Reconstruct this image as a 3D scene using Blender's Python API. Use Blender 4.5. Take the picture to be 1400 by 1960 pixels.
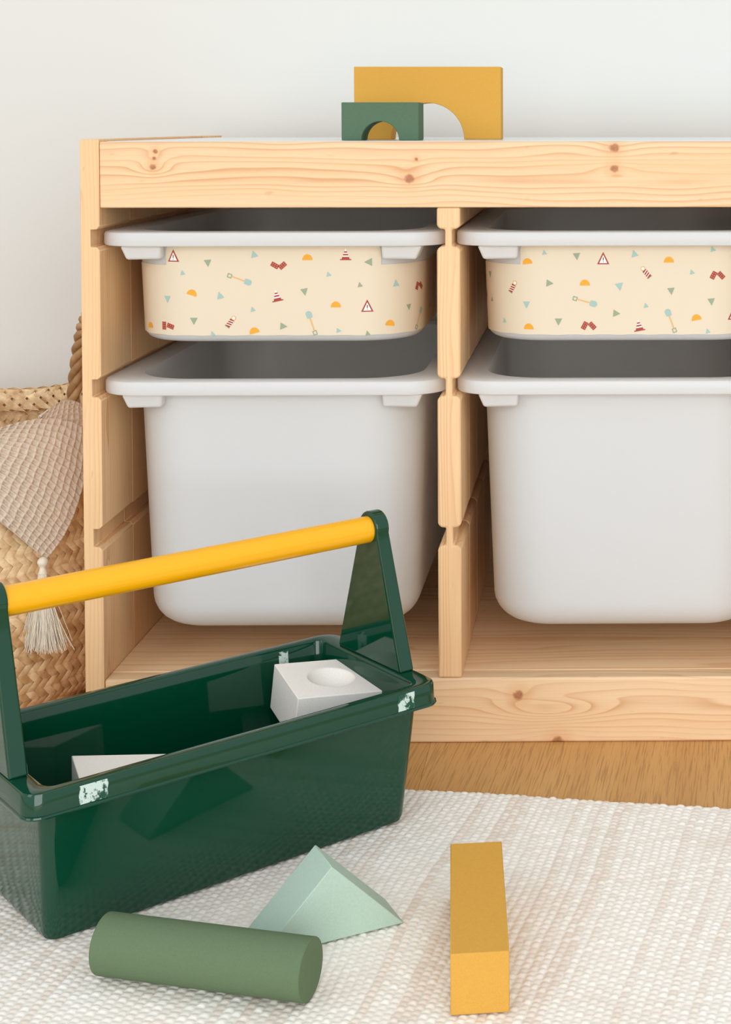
import bpy, bmesh, math, random
import numpy as np
from mathutils import Vector, Matrix

for o in list(bpy.data.objects):
    bpy.data.objects.remove(o, do_unlink=True)
SC = bpy.context.scene
COL = SC.collection
CM = 0.01
rng = random.Random(7)

# ------------------------------------------------------------------ camera
# solved from the furniture's known size (94 x 44 x 52 cm); values in cm / pixels of a 1400x1960 frame
F_PX, U0, V0 = 3026.792, 1188.719, 329.585
PIT, YAW, ROL = 0.0306, -0.0136, -0.0005
CAM = np.array([44.2125, -135.08, 53.4121])
def rot3(p, y, r):
    cx, sx = math.cos(p), math.sin(p); cy, sy = math.cos(y), math.sin(y); cz, sz = math.cos(r), math.sin(r)
    Rx = np.array([[1, 0, 0], [0, cx, -sx], [0, sx, cx]])
    Ry = np.array([[cy, 0, sy], [0, 1, 0], [-sy, 0, cy]])
    Rz = np.array([[cz, -sz, 0], [sz, cz, 0], [0, 0, 1]])
    return Rz @ Rx @ Ry
RC = rot3(PIT, YAW, ROL)
AX = np.array([[1, 0, 0], [0, 0, -1], [0, 1, 0]])          # world -> (right, down, forward)
cam_d = bpy.data.cameras.new('camera'); cam_o = bpy.data.objects.new('camera', cam_d); COL.objects.link(cam_o)
B = np.diag([1, -1, -1]) @ RC @ AX
M = Matrix([list(r) for r in B.T]).to_4x4(); M.translation = Vector(CAM * CM)
cam_o.matrix_world = M
cam_d.sensor_fit = 'VERTICAL'; cam_d.sensor_height = 36.0; cam_d.sensor_width = 36.0 * 1400 / 1960
cam_d.lens = F_PX / 1960 * 36.0
cam_d.shift_x = (700 - U0) / 1960; cam_d.shift_y = (V0 - 980) / 1960
cam_d.clip_start = 0.05; cam_d.clip_end = 50
SC.camera = cam_o

def px_dir(u, v):
    c = np.stack([(np.asarray(u, float) - U0) / F_PX, (np.asarray(v, float) - V0) / F_PX, np.ones_like(np.asarray(u, float))], -1)
    return (c @ RC) @ AX
def project(P):
    c = (np.asarray(P) - CAM) @ AX.T @ RC.T
    return np.stack([U0 + F_PX * c[..., 0] / c[..., 2], V0 + F_PX * c[..., 1] / c[..., 2]], -1)

# ------------------------------------------------------------------ light
W = bpy.data.worlds.new('world'); SC.world = W; W.use_nodes = True
bg = W.node_tree.nodes['Background']; bg.inputs[0].default_value = (0.93, 0.97, 1.0, 1); bg.inputs[1].default_value = 0.82
def area(name, loc, target, sx, sy, power, color):
    d = bpy.data.lights.new(name, 'AREA'); d.shape = 'RECTANGLE'; d.size = sx; d.size_y = sy; d.energy = power; d.color = color
    o = bpy.data.objects.new(name, d); COL.objects.link(o); o.location = loc
    o.rotation_euler = (Vector(target) - Vector(loc)).to_track_quat('-Z', 'Y').to_euler()
    return o
area('window_light', (-1.7, -2.7, 1.45), (0.3, 0.0, 0.25), 1.2, 1.6, 11, (0.98, 0.99, 1.0))
area('window_light_front', (0.9, -3.6, 1.0), (0.45, 0.0, 0.35), 2.6, 1.9, 57, (0.985, 0.99, 0.995))
vs = SC.view_settings; vs.view_transform = 'Standard'; vs.look = 'None'; vs.exposure = 0.19; vs.gamma = 1.0; vs.use_curve_mapping = False
SC.cycles.max_bounces = 10; SC.cycles.diffuse_bounces = 6; SC.cycles.transmission_bounces = 6

# ------------------------------------------------------------------ helpers
def srgb(r, g, b):
    f = lambda c: (c / 255 / 12.92) if c / 255 <= 0.04045 else ((c / 255 + 0.055) / 1.055) ** 2.4
    return (f(r), f(g), f(b), 1.0)
class NG:
    def __init__(s, name):
        s.m = bpy.data.materials.new(name); s.m.use_nodes = True; s.t = s.m.node_tree
        s.b = s.t.nodes['Principled BSDF']
    def n(s, typ, **kw):
        x = s.t.nodes.new(typ)
        for k, v in kw.items(): setattr(x, k, v)
        return x
    def set(s, sock, v):
        if isinstance(v, bpy.types.NodeSocket): s.t.links.new(v, sock)
        else: sock.default_value = v
    def math(s, op, a, b=None, c=None, clamp=False):
        x = s.n('ShaderNodeMath', operation=op); x.use_clamp = clamp
        s.set(x.inputs[0], a)
        if b is not None: s.set(x.inputs[1], b)
        if c is not None: s.set(x.inputs[2], c)
        return x.outputs[0]
    def mix(s, f, a, b, blend='MIX'):
        x = s.n('ShaderNodeMix', data_type='RGBA', blend_type=blend)
        s.set(x.inputs[0], f); s.set(x.inputs[6], a); s.set(x.inputs[7], b); return x.outputs[2]
    def pos(s):
        return s.n('ShaderNodeNewGeometry').outputs['Position']
    def xyz(s, v):
        x = s.n('ShaderNodeSeparateXYZ'); s.set(x.inputs[0], v); return x.outputs
    def comb(s, x, y, z):
        c = s.n('ShaderNodeCombineXYZ')
        for i, v in enumerate((x, y, z)): s.set(c.inputs[i], v)
        return c.outputs[0]
    def noise(s, vec, scale, detail=2.0, rough=0.5):
        x = s.n('ShaderNodeTexNoise'); s.set(x.inputs['Vector'], vec); x.inputs['Scale'].default_value = scale
        x.inputs['Detail'].default_value = detail; x.inputs['Roughness'].default_value = rough; return x.outputs['Fac']
    def mapr(s, v, a, b, c, d):
        x = s.n('ShaderNodeMapRange'); s.set(x.inputs[0], v)
        for i, k in enumerate((a, b, c, d)): x.inputs[i + 1].default_value = k
        return x.outputs[0]
    def bump(s, h, strength, dist=0.001):
        x = s.n('ShaderNodeBump'); s.set(x.inputs['Height'], h); x.inputs['Strength'].default_value = strength
        x.inputs['Distance'].default_value = dist; s.t.links.new(x.outputs[0], s.b.inputs['Normal'])
    def p(s, **kw):
        for k, v in kw.items(): s.set(s.b.inputs[k.replace('_', ' ')], v)
        return s.m

def simple(name, col, rough=0.5, spec=0.5, nz=None, bumpn=None, var=0.06, coat=0.0):
    g = NG(name); P = g.pos()
    c = col
    if nz:
        f = g.noise(P, nz, 3)
        c = g.mix(f, tuple(x * (1 - var) for x in col[:3]) + (1,), tuple(min(1, x * (1 + var)) for x in col[:3]) + (1,))
    g.p(Base_Color=c, Roughness=rough, Specular_IOR_Level=spec, Coat_Weight=coat)
    if bumpn: g.bump(g.noise(P, bumpn[0], 2), bumpn[1], bumpn[2])
    return g.m

def pine(name, axis, knots=(), light=(234, 202, 162), dark=(192, 130, 80), period=0.0075, warm=0.0, wob=1.0):
    """grain runs along `axis` (world); knots are (along, across) in metres on the xz plane"""
    g = NG(name); P = g.pos(); x, y, z = g.xyz(P)
    oi = g.n('ShaderNodeObjectInfo').outputs['Random']
    off = g.math('MULTIPLY', oi, 7.3)
    if axis == 'X': al, c1, c2 = x, z, y
    elif axis == 'Z': al, c1, c2 = z, x, y
    else: al, c1, c2 = y, x, z
    cross = g.math('ADD', c1, g.math('MULTIPLY', c2, 0.62 if axis == 'Z' else 0.8))
    v = g.comb(g.math('ADD', g.math('MULTIPLY', al, 1.6), off), g.math('MULTIPLY', c1, 7.0), g.math('MULTIPLY', c2, 7.0))
    warp = g.math('MULTIPLY', g.math('SUBTRACT', g.noise(v, 2.2, 2), 0.5), 0.035 * wob)
    sp = g.math('MULTIPLY', g.math('SUBTRACT', g.noise(g.comb(g.math('MULTIPLY', al, 0.35), g.math('MULTIPLY', c1, 55.0), g.math('MULTIPLY', c2, 55.0)), 1.0, 1), 0.5), 0.022)
    field = g.math('ADD', g.math('ADD', cross, warp), sp)
    knotmask = None; halo = None
    for (ka, kc, r, amp, loop) in knots:
        da = g.math('SUBTRACT', al, ka); dc = g.math('SUBTRACT', c1, kc)
        d2 = g.math('ADD', g.math('POWER', g.math('DIVIDE', da, loop[0] if loop else r * 5.0), 2.0), g.math('POWER', g.math('DIVIDE', dc, loop[1] if loop else r * 2.6), 2.0))
        ga = g.math('EXPONENT', g.math('MULTIPLY', d2, -1.0))
        field = g.math('ADD', field, g.math('MULTIPLY', ga, amp))
        if loop: continue
        nn = g.math('MULTIPLY', g.math('SUBTRACT', g.noise(g.comb(al, c1, 0.0), 180, 2), 0.5), 0.9)
        dk = g.math('ADD', g.math('SQRT', g.math('ADD', g.math('POWER', g.math('DIVIDE', da, r), 2.0), g.math('POWER', g.math('DIVIDE', dc, r * 0.95), 2.0))), nn)
        km = g.mapr(dk, 0.65, 1.15, 1.0, 0.0)
        knotmask = km if knotmask is None else g.math('MAXIMUM', knotmask, km)
        hm = g.mapr(dk, 0.8, 3.2, 0.55, 0.0)
        halo = hm if halo is None else g.math('MAXIMUM', halo, hm)
    ph = g.math('FRACT', g.math('DIVIDE', field, period))
    # sharp late-wood edge, soft early-wood ramp
    line = g.math('POWER', ph, 3.5)
    line = g.math('MULTIPLY', line, g.mapr(ph, 0.93, 1.0, 1.0, 0.0))
    strength = g.mapr(g.noise(g.comb(g.math('MULTIPLY', al, 0.8), g.math('MULTIPLY', c1, 22.0), g.math('MULTIPLY', c2, 22.0)), 1.6, 1), 0.32, 0.66, 0.12, 1.0)
    col = g.mix(g.math('MULTIPLY', line, strength), srgb(*light), srgb(*dark))
    broad = g.noise(g.comb(g.math('ADD', g.math('MULTIPLY', al, 0.7), off), g.math('MULTIPLY', c1, 9.0), g.math('MULTIPLY', c2, 9.0)), 2.4, 2)
    col = g.mix(g.mapr(broad, 0.4, 0.72, 0.0, 0.50 + warm), col, srgb(232, 180, 126))
    fib = g.noise(g.comb(g.math('MULTIPLY', al, 3.0), g.math('MULTIPLY', c1, 160.0), g.math('MULTIPLY', c2, 160.0)), 6, 3)
    col = g.mix(g.mapr(fib, 0.45, 0.8, 0.0, 0.22), col, srgb(206, 148, 96))
    fl = g.noise(g.comb(g.math('MULTIPLY', al, 18.0), g.math('MULTIPLY', c1, 60.0), g.math('MULTIPLY', c2, 60.0)), 3, 1)
    col = g.mix(g.mapr(fl, 0.73, 0.8, 0.0, 0.25), col, srgb(176, 110, 66))
    if axis == 'Z':
        tone = g.math('MULTIPLY', oi, 0.8)
        col = g.mix(g.math('MULTIPLY', tone, 0.7), col, srgb(222, 166, 114))
    if halo is not None:
        col = g.mix(g.math('MULTIPLY', halo, 0.7), col, srgb(214, 150, 96))
        kn = g.noise(g.comb(al, c1, 0.0), 420, 3)
        kc_ = g.mix(kn, srgb(138, 84, 54), srgb(204, 142, 98))
        col = g.mix(knotmask, col, kc_)
    g.p(Base_Color=col, Roughness=0.48, Specular_IOR_Level=0.35)
    g.bump(fib, 0.06, 0.0006)
    return g.m

def link(name, me, mat, parent=None, smooth=None):
    o = bpy.data.objects.new(name, me); COL.objects.link(o)
    if mat is not None:
        for mm in (mat if isinstance(mat, (list, tuple)) else [mat]):
            me.materials.append(mm)
    if smooth is not None:
        me.polygons.foreach_set('use_smooth', np.ones(len(me.polygons), bool))
        me.set_sharp_from_angle(angle=math.radians(smooth))
    if parent is not None: o.parent = parent
    return o
def mesh(name, verts, faces):
    me = bpy.data.meshes.new(name)
    me.from_pydata([tuple(np.asarray(v, float) * CM) for v in verts], [], faces); me.update()
    return me
def base_of(parent):
    return np.array(parent.location) / CM if parent is not None else np.zeros(3)
def part(name, verts, faces, mat, parent=None, smooth=None, bevel=None, fix=True):
    """verts given in world cm; stored relative to the parent's base"""
    b = base_of(parent)
    me = mesh(name, [np.asarray(v, float) - b for v in verts], faces)
    if fix:
        bm = bmesh.new(); bm.from_mesh(me); bmesh.ops.recalc_face_normals(bm, faces=bm.faces[:]); bm.to_mesh(me); bm.free()
    o = link(name, me, mat, parent, smooth)
    if bevel:
        md = o.modifiers.new('bevel', 'BEVEL'); md.width = bevel[0] * CM; md.segments = bevel[1]; md.limit_method = 'ANGLE'; md.angle_limit = math.radians(30)
        md.harden_normals = False
        me.polygons.foreach_set('use_smooth', np.ones(len(me.polygons), bool)); me.set_sharp_from_angle(angle=math.radians(40))
    return o
def thing(name, loc, label, cat, group=None):
    o = bpy.data.objects.new(name, None); COL.objects.link(o); o.empty_display_size = 0.02
    o.location = tuple(np.asarray(loc, float) * CM)
    tag(o, label, cat, group); return o
def tag(o, label=None, cat=None, group=None, kind=None):
    if label: o['label'] = label
    if cat: o['category'] = cat
    if group: o['group'] = group
    if kind: o['kind'] = kind
    return o
def box(x0, x1, y0, y1, z0, z1):
    v = [(x0, y0, z0), (x1, y0, z0), (x1, y1, z0), (x0, y1, z0), (x0, y0, z1), (x1, y0, z1), (x1, y1, z1), (x0, y1, z1)]
    f = [(0, 3, 2, 1), (4, 5, 6, 7), (0, 1, 5, 4), (1, 2, 6, 5), (2, 3, 7, 6), (3, 0, 4, 7)]
    return v, f
def rr(hx, hy, r, n=8, straight=6):
    """rounded rectangle, CCW from the front-left corner; constant vertex count"""
    r = max(0.02, min(r, hx - 0.01, hy - 0.01)); pts = []
    cs = [(-hx + r, -hy + r, 180), (hx - r, -hy + r, 270), (hx - r, hy - r, 0), (-hx + r, hy - r, 90)]
    for k, (cx, cy, a0) in enumerate(cs):
        for i in range(n + 1):
            a = math.radians(a0 + 90 * i / n); pts.append((cx + r * math.cos(a), cy + r * math.sin(a)))
        nx, ny, na = cs[(k + 1) % 4]; a = math.radians(a0 + 90)
        e = (nx + r * math.cos(a), ny + r * math.sin(a)); s = pts[-1]
        for i in range(1, straight):
            t = i / straight; pts.append((s[0] + (e[0] - s[0]) * t, s[1] + (e[1] - s[1]) * t))
    return pts
def loft(loops, cap0=False, cap1=False, closed=False):
    n = len(loops[0]); V = [p for L in loops for p in L]; Fc = []
    m = len(loops)
    for k in range(m if closed else m - 1):
        a = k * n; b = ((k + 1) % m) * n
        for i in range(n):
            j = (i + 1) % n; Fc.append((a + i, a + j, b + j, b + i))
    if cap0: Fc.append(tuple(range(n))[::-1])
    if cap1: Fc.append(tuple((m - 1) * n + i for i in range(n)))
    return V, Fc
def tube(path, rad, n=8, cap=True):
    path = [np.asarray(p, float) for p in path]; loops = []
    up = np.array([0.13, 0.31, 0.94]); prev = None
    for i, p in enumerate(path):
        t = path[min(i + 1, len(path) - 1)] - path[max(i - 1, 0)]; t = t / (np.linalg.norm(t) + 1e-9)
        a = np.cross(t, up) if prev is None else prev - t * (prev @ t)
        a = a / (np.linalg.norm(a) + 1e-9); prev = a; b = np.cross(t, a)
        r = rad[i] if hasattr(rad, '__len__') else rad
        loops.append([p + r * (math.cos(2 * math.pi * k / n) * a + math.sin(2 * math.pi * k / n) * b) for k in range(n)])
    return loft(loops, cap, cap)

# ------------------------------------------------------------------ materials
M_wall = simple('white_wall_paint', srgb(221, 222, 218), 0.9, 0.2, bumpn=(120, 0.05, 0.001))
g = NG('milky_white_plastic')
g.p(Base_Color=srgb(242, 245, 247), Roughness=0.36, Specular_IOR_Level=0.4); g.bump(g.noise(g.pos(), 900, 1), 0.03, 0.0004)
tr = g.n('ShaderNodeBsdfTranslucent'); tr.inputs[0].default_value = srgb(248, 244, 238); ms = g.n('ShaderNodeMixShader'); ms.inputs[0].default_value = 0.44
g.t.links.new(g.b.outputs[0], ms.inputs[1]); g.t.links.new(tr.outputs[0], ms.inputs[2]); g.t.links.new(ms.outputs[0], g.t.nodes['Material Output'].inputs[0])
M_plastic = g.m
M_sticker = simple('cream_sticker_film', srgb(222, 208, 184), 0.5, 0.35)
def print_mat(n, c): return simple(n, srgb(*c), 0.55, 0.3)
M_print = [print_mat('print_red', (166, 70, 62)), print_mat('print_white', (250, 244, 236)), print_mat('print_orange', (234, 166, 52)),
           print_mat('print_sage', (150, 164, 138)), print_mat('print_blue', (160, 190, 184)), print_mat('print_sand', (226, 178, 110)), print_mat('print_brown', (120, 56, 50))]
def foam(name, c): return simple(name, srgb(*c), 0.85, 0.15, nz=900, bumpn=(1500, 0.25, 0.0005), var=0.10)
M_yel = foam('mustard_foam', (211, 160, 72)); M_sage = foam('sage_green_foam', (98, 117, 88)); M_arch = foam('dark_green_foam', (88, 113, 90))
M_mint = foam('mint_foam', (176, 199, 184)); M_white = foam('off_white_foam', (245, 240, 233))
M_green = simple('dark_green_plastic', srgb(2, 60, 40), 0.055, 0.5, bumpn=(60, 0.01, 0.001))
M_bar = simple('yellow_plastic', srgb(245, 176, 8), 0.20, 0.5)
M_top = simple('white_laminate', srgb(226, 228, 226), 0.22, 0.5)

# pixel helpers for wood knots on the front plane y=0
def on_y(u, v, Y):
    d = px_dir(u, v); return CAM + d * ((Y - CAM[1]) / d[1])
def kn(u, v, r, amp, loop=None):
    p = on_y(u, v, 0) * CM; return (p[0], p[2], r, amp, loop)
M_rail_top = pine('pine_top_rail', 'X', [kn(784, 342, 0.0042, 0.008), kn(1176, 283, 0.0042, 0.006), kn(1176, 323, 0.0036, -0.006), kn(297, 290, 0.0022, 0.004), kn(295, 303, 0.0018, 0.002), kn(293, 320, 0.0028, 0.011), kn(797, 305, 0.0016, 0.002)], period=0.0062)
M_rail_bot = pine('pine_bottom_rail', 'X', [kn(993, 1331, 0.0045, 0.006), kn(1050, 1358, 0.0016, 0.022, (0.042, 0.011)), kn(1068, 1421, 0.0055, -0.008)], period=0.0072)
M_upright = pine('pine_upright', 'Z', period=0.0042, light=(238, 206, 160))
M_boards = [M_upright, pine('pine_upright_rosy', 'Z', period=0.0046, light=(226, 178, 134), dark=(186, 120, 78), warm=0.2), pine('pine_upright_tan', 'Z', period=0.0040, light=(234, 192, 144), dark=(196, 134, 84))]
M_shelf = pine('pine_bottom_panel', 'X', period=0.009, light=(248, 214, 172), dark=(214, 154, 104))

# ------------------------------------------------------------------ setting
fl = None
def floor_material():
    g = NG('oak_plank'); P = g.pos(); x, y, z = g.xyz(P); oi = g.n('ShaderNodeObjectInfo').outputs['Random']
    sk = g.math('SUBTRACT', x, g.math('MULTIPLY', y, 0.10))
    v = g.comb(g.math('ADD', g.math('MULTIPLY', sk, 26.0), g.math('MULTIPLY', oi, 30.0)), g.math('MULTIPLY', y, 1.8), 0.0)
    a = g.noise(v, 1.0, 4, 0.6)
    v2 = g.comb(g.math('MULTIPLY', sk, 750.0), g.math('MULTIPLY', y, 22.0), g.math('MULTIPLY', oi, 9.0))
    b = g.noise(v2, 1.0, 2, 0.6)
    c = g.mix(a, srgb(186, 136, 76), srgb(224, 176, 110))
    c = g.mix(g.math('MULTIPLY', oi, 0.25), c, srgb(190, 132, 72))
    pores = g.mapr(b, 0.5, 0.64, 0.0, 0.5)
    c = g.mix(pores, c, srgb(140, 96, 50))
    g.p(Base_Color=c, Roughness=0.42, Specular_IOR_Level=0.4)
    g.bump(g.math('SUBTRACT', a, pores), 0.12, 0.0006); return g.m
M_floor = floor_material()
v, f = box(-260, 300, -340, 60, -6, -1.2)
floor = part('floor', v, f, simple('subfloor', srgb(120, 86, 50), 0.7)); tag(floor, 'warm oak plank floor in front of the storage frame', 'floor', kind='structure')
pw = 28.0; x0 = 29.6 - pw * 10
me_plank = {}
for i in range(19):
    for j in range(4):
        L = 130.0; y1 = 60 - j * L + (37 * (i * 3 % 4)) % L * 0.5
        ya, yb = max(-340, y1 - L), min(60, y1)
        if j == 0: yb = 60
        if yb - ya < 5: continue
        v, f = box(x0 + i * pw + 0.008, x0 + (i + 1) * pw - 0.008, ya + 0.02, yb - 0.02, -1.2, 0.0)
        part('plank', v, f, M_floor, floor, bevel=(0.025, 1))
v, f = box(-260, 300, 46.5, 58, -1.0, 250)
tag(part('wall_back', v, f, M_wall), 'plain white painted wall behind the storage frame', 'wall', kind='structure')

# ------------------------------------------------------------------ storage frame
T = 1.62; DL, DR = 30.31, 32.31; DL2, DR2 = 61.0, 63.0; XW = 93.3; DEP = 44.0
ZT = 52.12; GR = [(44.42, 42.92), (31.58, 30.06), (18.70, 17.15)]
frame = thing('toy_storage_unit', (46.65, 22, 0), 'long low pine frame with grooved uprights that holds the white bins', 'storage unit')
def groove_profile(xl, xr, z0, z1, left, right, gd):
    """outline in xz (CCW) of an upright with grooves; chamfered groove lips"""
    c = 0.28; P = [(xl, z0), (xr, z0)]
    if right:
        for (zt, zb) in reversed(GR):
            P += [(xr, zb - c), (xr - c, zb), (xr - gd, zb), (xr - gd, zt), (xr - c, zt), (xr, zt + c)]
    P += [(xr, z1), (xl, z1)]
    if left:
        for (zt, zb) in GR:
            P += [(xl, zt + c), (xl + c, zt), (xl + gd, zt), (xl + gd, zb), (xl + c, zb), (xl, zb - c)]
    return P
def upright(name, prof, y0, y1, edge=0.09, mat=None):
    n = len(prof); P = np.array(prof); 
    V = [(x, y0, z) for x, z in prof] + [(x, y1, z) for x, z in prof]
    Fc = [tuple(range(n)), tuple(range(2 * n - 1, n - 1, -1))] + [(i, (i + 1) % n, n + (i + 1) % n, n + i) for i in range(n)]
    return part(name, V, Fc, mat or M_upright, frame, bevel=(edge, 2))
BW = DEP / 5
for k in range(5):
    e = 0.012
    upright('side_board', groove_profile(0, T, 0, ZT, False, True, 0.78), k * BW + e, (k + 1) * BW - e, 0.06, M_boards[(0, 2, 2, 1, 0)[k]])
for k in range(5):
    e = 0.07
    upright('divider_board', groove_profile(DL, DR, 5.66, 46.25, True, True, 0.71), k * BW + e, (k + 1) * BW - e, 0.16, M_boards[(0, 1, 2, 1, 0)[k]])
    upright('divider_board', groove_profile(DL2, DR2, 5.66, 46.25, True, True, 0.71), k * BW + e, (k + 1) * BW - e, 0.16, M_boards[(0, 1, 2, 1, 0)[k]])
    upright('side_board', groove_profile(XW - T, XW, 0, ZT, True, False, 0.78), k * BW + e, (k + 1) * BW - e, 0.06)
g = 0.02
v, f = box(T + g, XW - T - g, 0.06, 2.0, 46.27, 51.90); part('top_rail', v, f, M_rail_top, frame, bevel=(0.12, 2))
v, f = box(T + g, XW - T - g, 42.0, 43.95, 46.27, 51.90); part('back_rail', v, f, M_rail_top, frame, bevel=(0.12, 2))
v, f = box(T + g, XW - T - g, 0.06, 2.1, 0.0, 5.64); part('bottom_rail', v, f, M_rail_bot, frame, bevel=(0.18, 2))
v, f = box(T + g, XW - T - g, 2.16, 43.9, 3.9, 5.62); part('bottom_panel', v, f, M_shelf, frame, bevel=(0.14, 2))
v, f = box(T + g, XW - T - g, 2.02, 41.98, 50.6, 51.93); part('top_panel', v, f, M_top, frame, bevel=(0.05, 2))

# ------------------------------------------------------------------ bins
BY = 21.2
def body_dims(z, ztop, H):
    d = ztop - z
    return 12.75 - 0.036 * d, 19.55 - 0.045 * d, 5.6 - 0.02 * d     # half width, half depth, radius
def make_bin(bx, ztop, H, label, group):
    t = thing('storage_bin', (bx, BY, ztop - H), label, 'bin', group)
    zb = ztop - H; RH = 1.22
    L3 = lambda hx, hy, r, z: [(bx + x, BY + y, z) for x, y in rr(hx, hy, r, 10, 8)]
    # rim ring
    HX, HY, HR = 14.92, 21.0, 3.4
    iw, idp = 12.45, 19.05; ir = 5.4
    loops = [L3(iw, idp, ir, ztop - RH), L3(iw, idp, ir, ztop - 0.22), L3(iw + 0.07, idp + 0.07, ir, ztop - 0.06), L3(iw + 0.24, idp + 0.24, ir, ztop)]
    loops += [L3(HX - 0.28, HY - 0.28, HR, ztop), L3(HX - 0.08, HY - 0.08, HR, ztop - 0.07), L3(HX, HY, HR, ztop - 0.24),
              L3(HX, HY, HR, ztop - RH + 0.15), L3(HX - 0.05, HY - 0.05, HR, ztop - RH + 0.04), L3(HX - 0.15, HY - 0.15, HR, ztop - RH)]
    v, f = loft(loops, closed=True); part('rim', v, f, M_plastic, t, smooth=35)
    # tub shell
    th = 0.25; br = 2.4 if H > 15 else 0.9
    def ring(z, ins, dr=0.0):
        a, b, r = body_dims(z, ztop, H); return L3(a - ins, b - ins, max(1.2, r - ins - dr), z)
    nz = 8; ol = []
    for i in range(nz + 1):
        z = ztop - RH - 0.01 + (zb + br - ztop + RH + 0.01) * i / nz; ol.append(ring(z, 0))
    for i in range(1, 7):
        a = math.pi / 2 * i / 6; ol.append(ring(zb + br - br * math.sin(a), br * (1 - math.cos(a))))
    il = []
    for i in range(6, 0, -1):
        a = math.pi / 2 * i / 6; il.append(ring(zb + br - (br - th) * math.sin(a), th + (br - th) * (1 - math.cos(a))))
    for i in range(nz, -1, -1):
        z = ztop - RH - 0.01 + (zb + br - ztop + RH + 0.01) * i / nz; il.append(ring(z, th))
    n = len(ol[0])
    v, f = loft(ol + il, closed=True)
    f = [q for q in f]
    # remove the strip joining outer bottom to inner bottom, cap both
    k = len(ol) - 1
    f = f[:k * n] + f[(k + 1) * n:]
    f.append(tuple(k * n + i for i in range(n))); f.append(tuple((k + 1) * n + i for i in range(n))[::-1])
    part('tub', v, f, M_plastic, t, smooth=40)
    for s in (-1, 1):
        for e in (-1, 1):
            xo, xi = 12.95, 9.45; zt_ = ztop - RH - 0.02; zl = ztop - RH - 1.2
            yo, yi = 20.25, 18.98
            V = [(bx + s * xo, BY + e * yo, zt_), (bx + s * xi, BY + e * yo, zt_), (bx + s * xi, BY + e * yi, zt_), (bx + s * xo, BY + e * (yi - 1.9), zt_),
                 (bx + s * (xo - 0.5), BY + e * (yo - 0.15), zl), (bx + s * (xi + 0.1), BY + e * (yo - 0.15), zl + 0.05), (bx + s * xi, BY + e * yi, zl + .1), (bx + s * (xo - 0.5), BY + e * (yi - 1.7), zl)]
            Fc = [(0, 1, 2, 3), (4, 7, 6, 5), (0, 4, 5, 1), (1, 5, 6, 2), (2, 6, 7, 3), (3, 7, 4, 0)]
            part('bracket', V, Fc, M_plastic, t, bevel=(0.22, 4))
    return t

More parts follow.
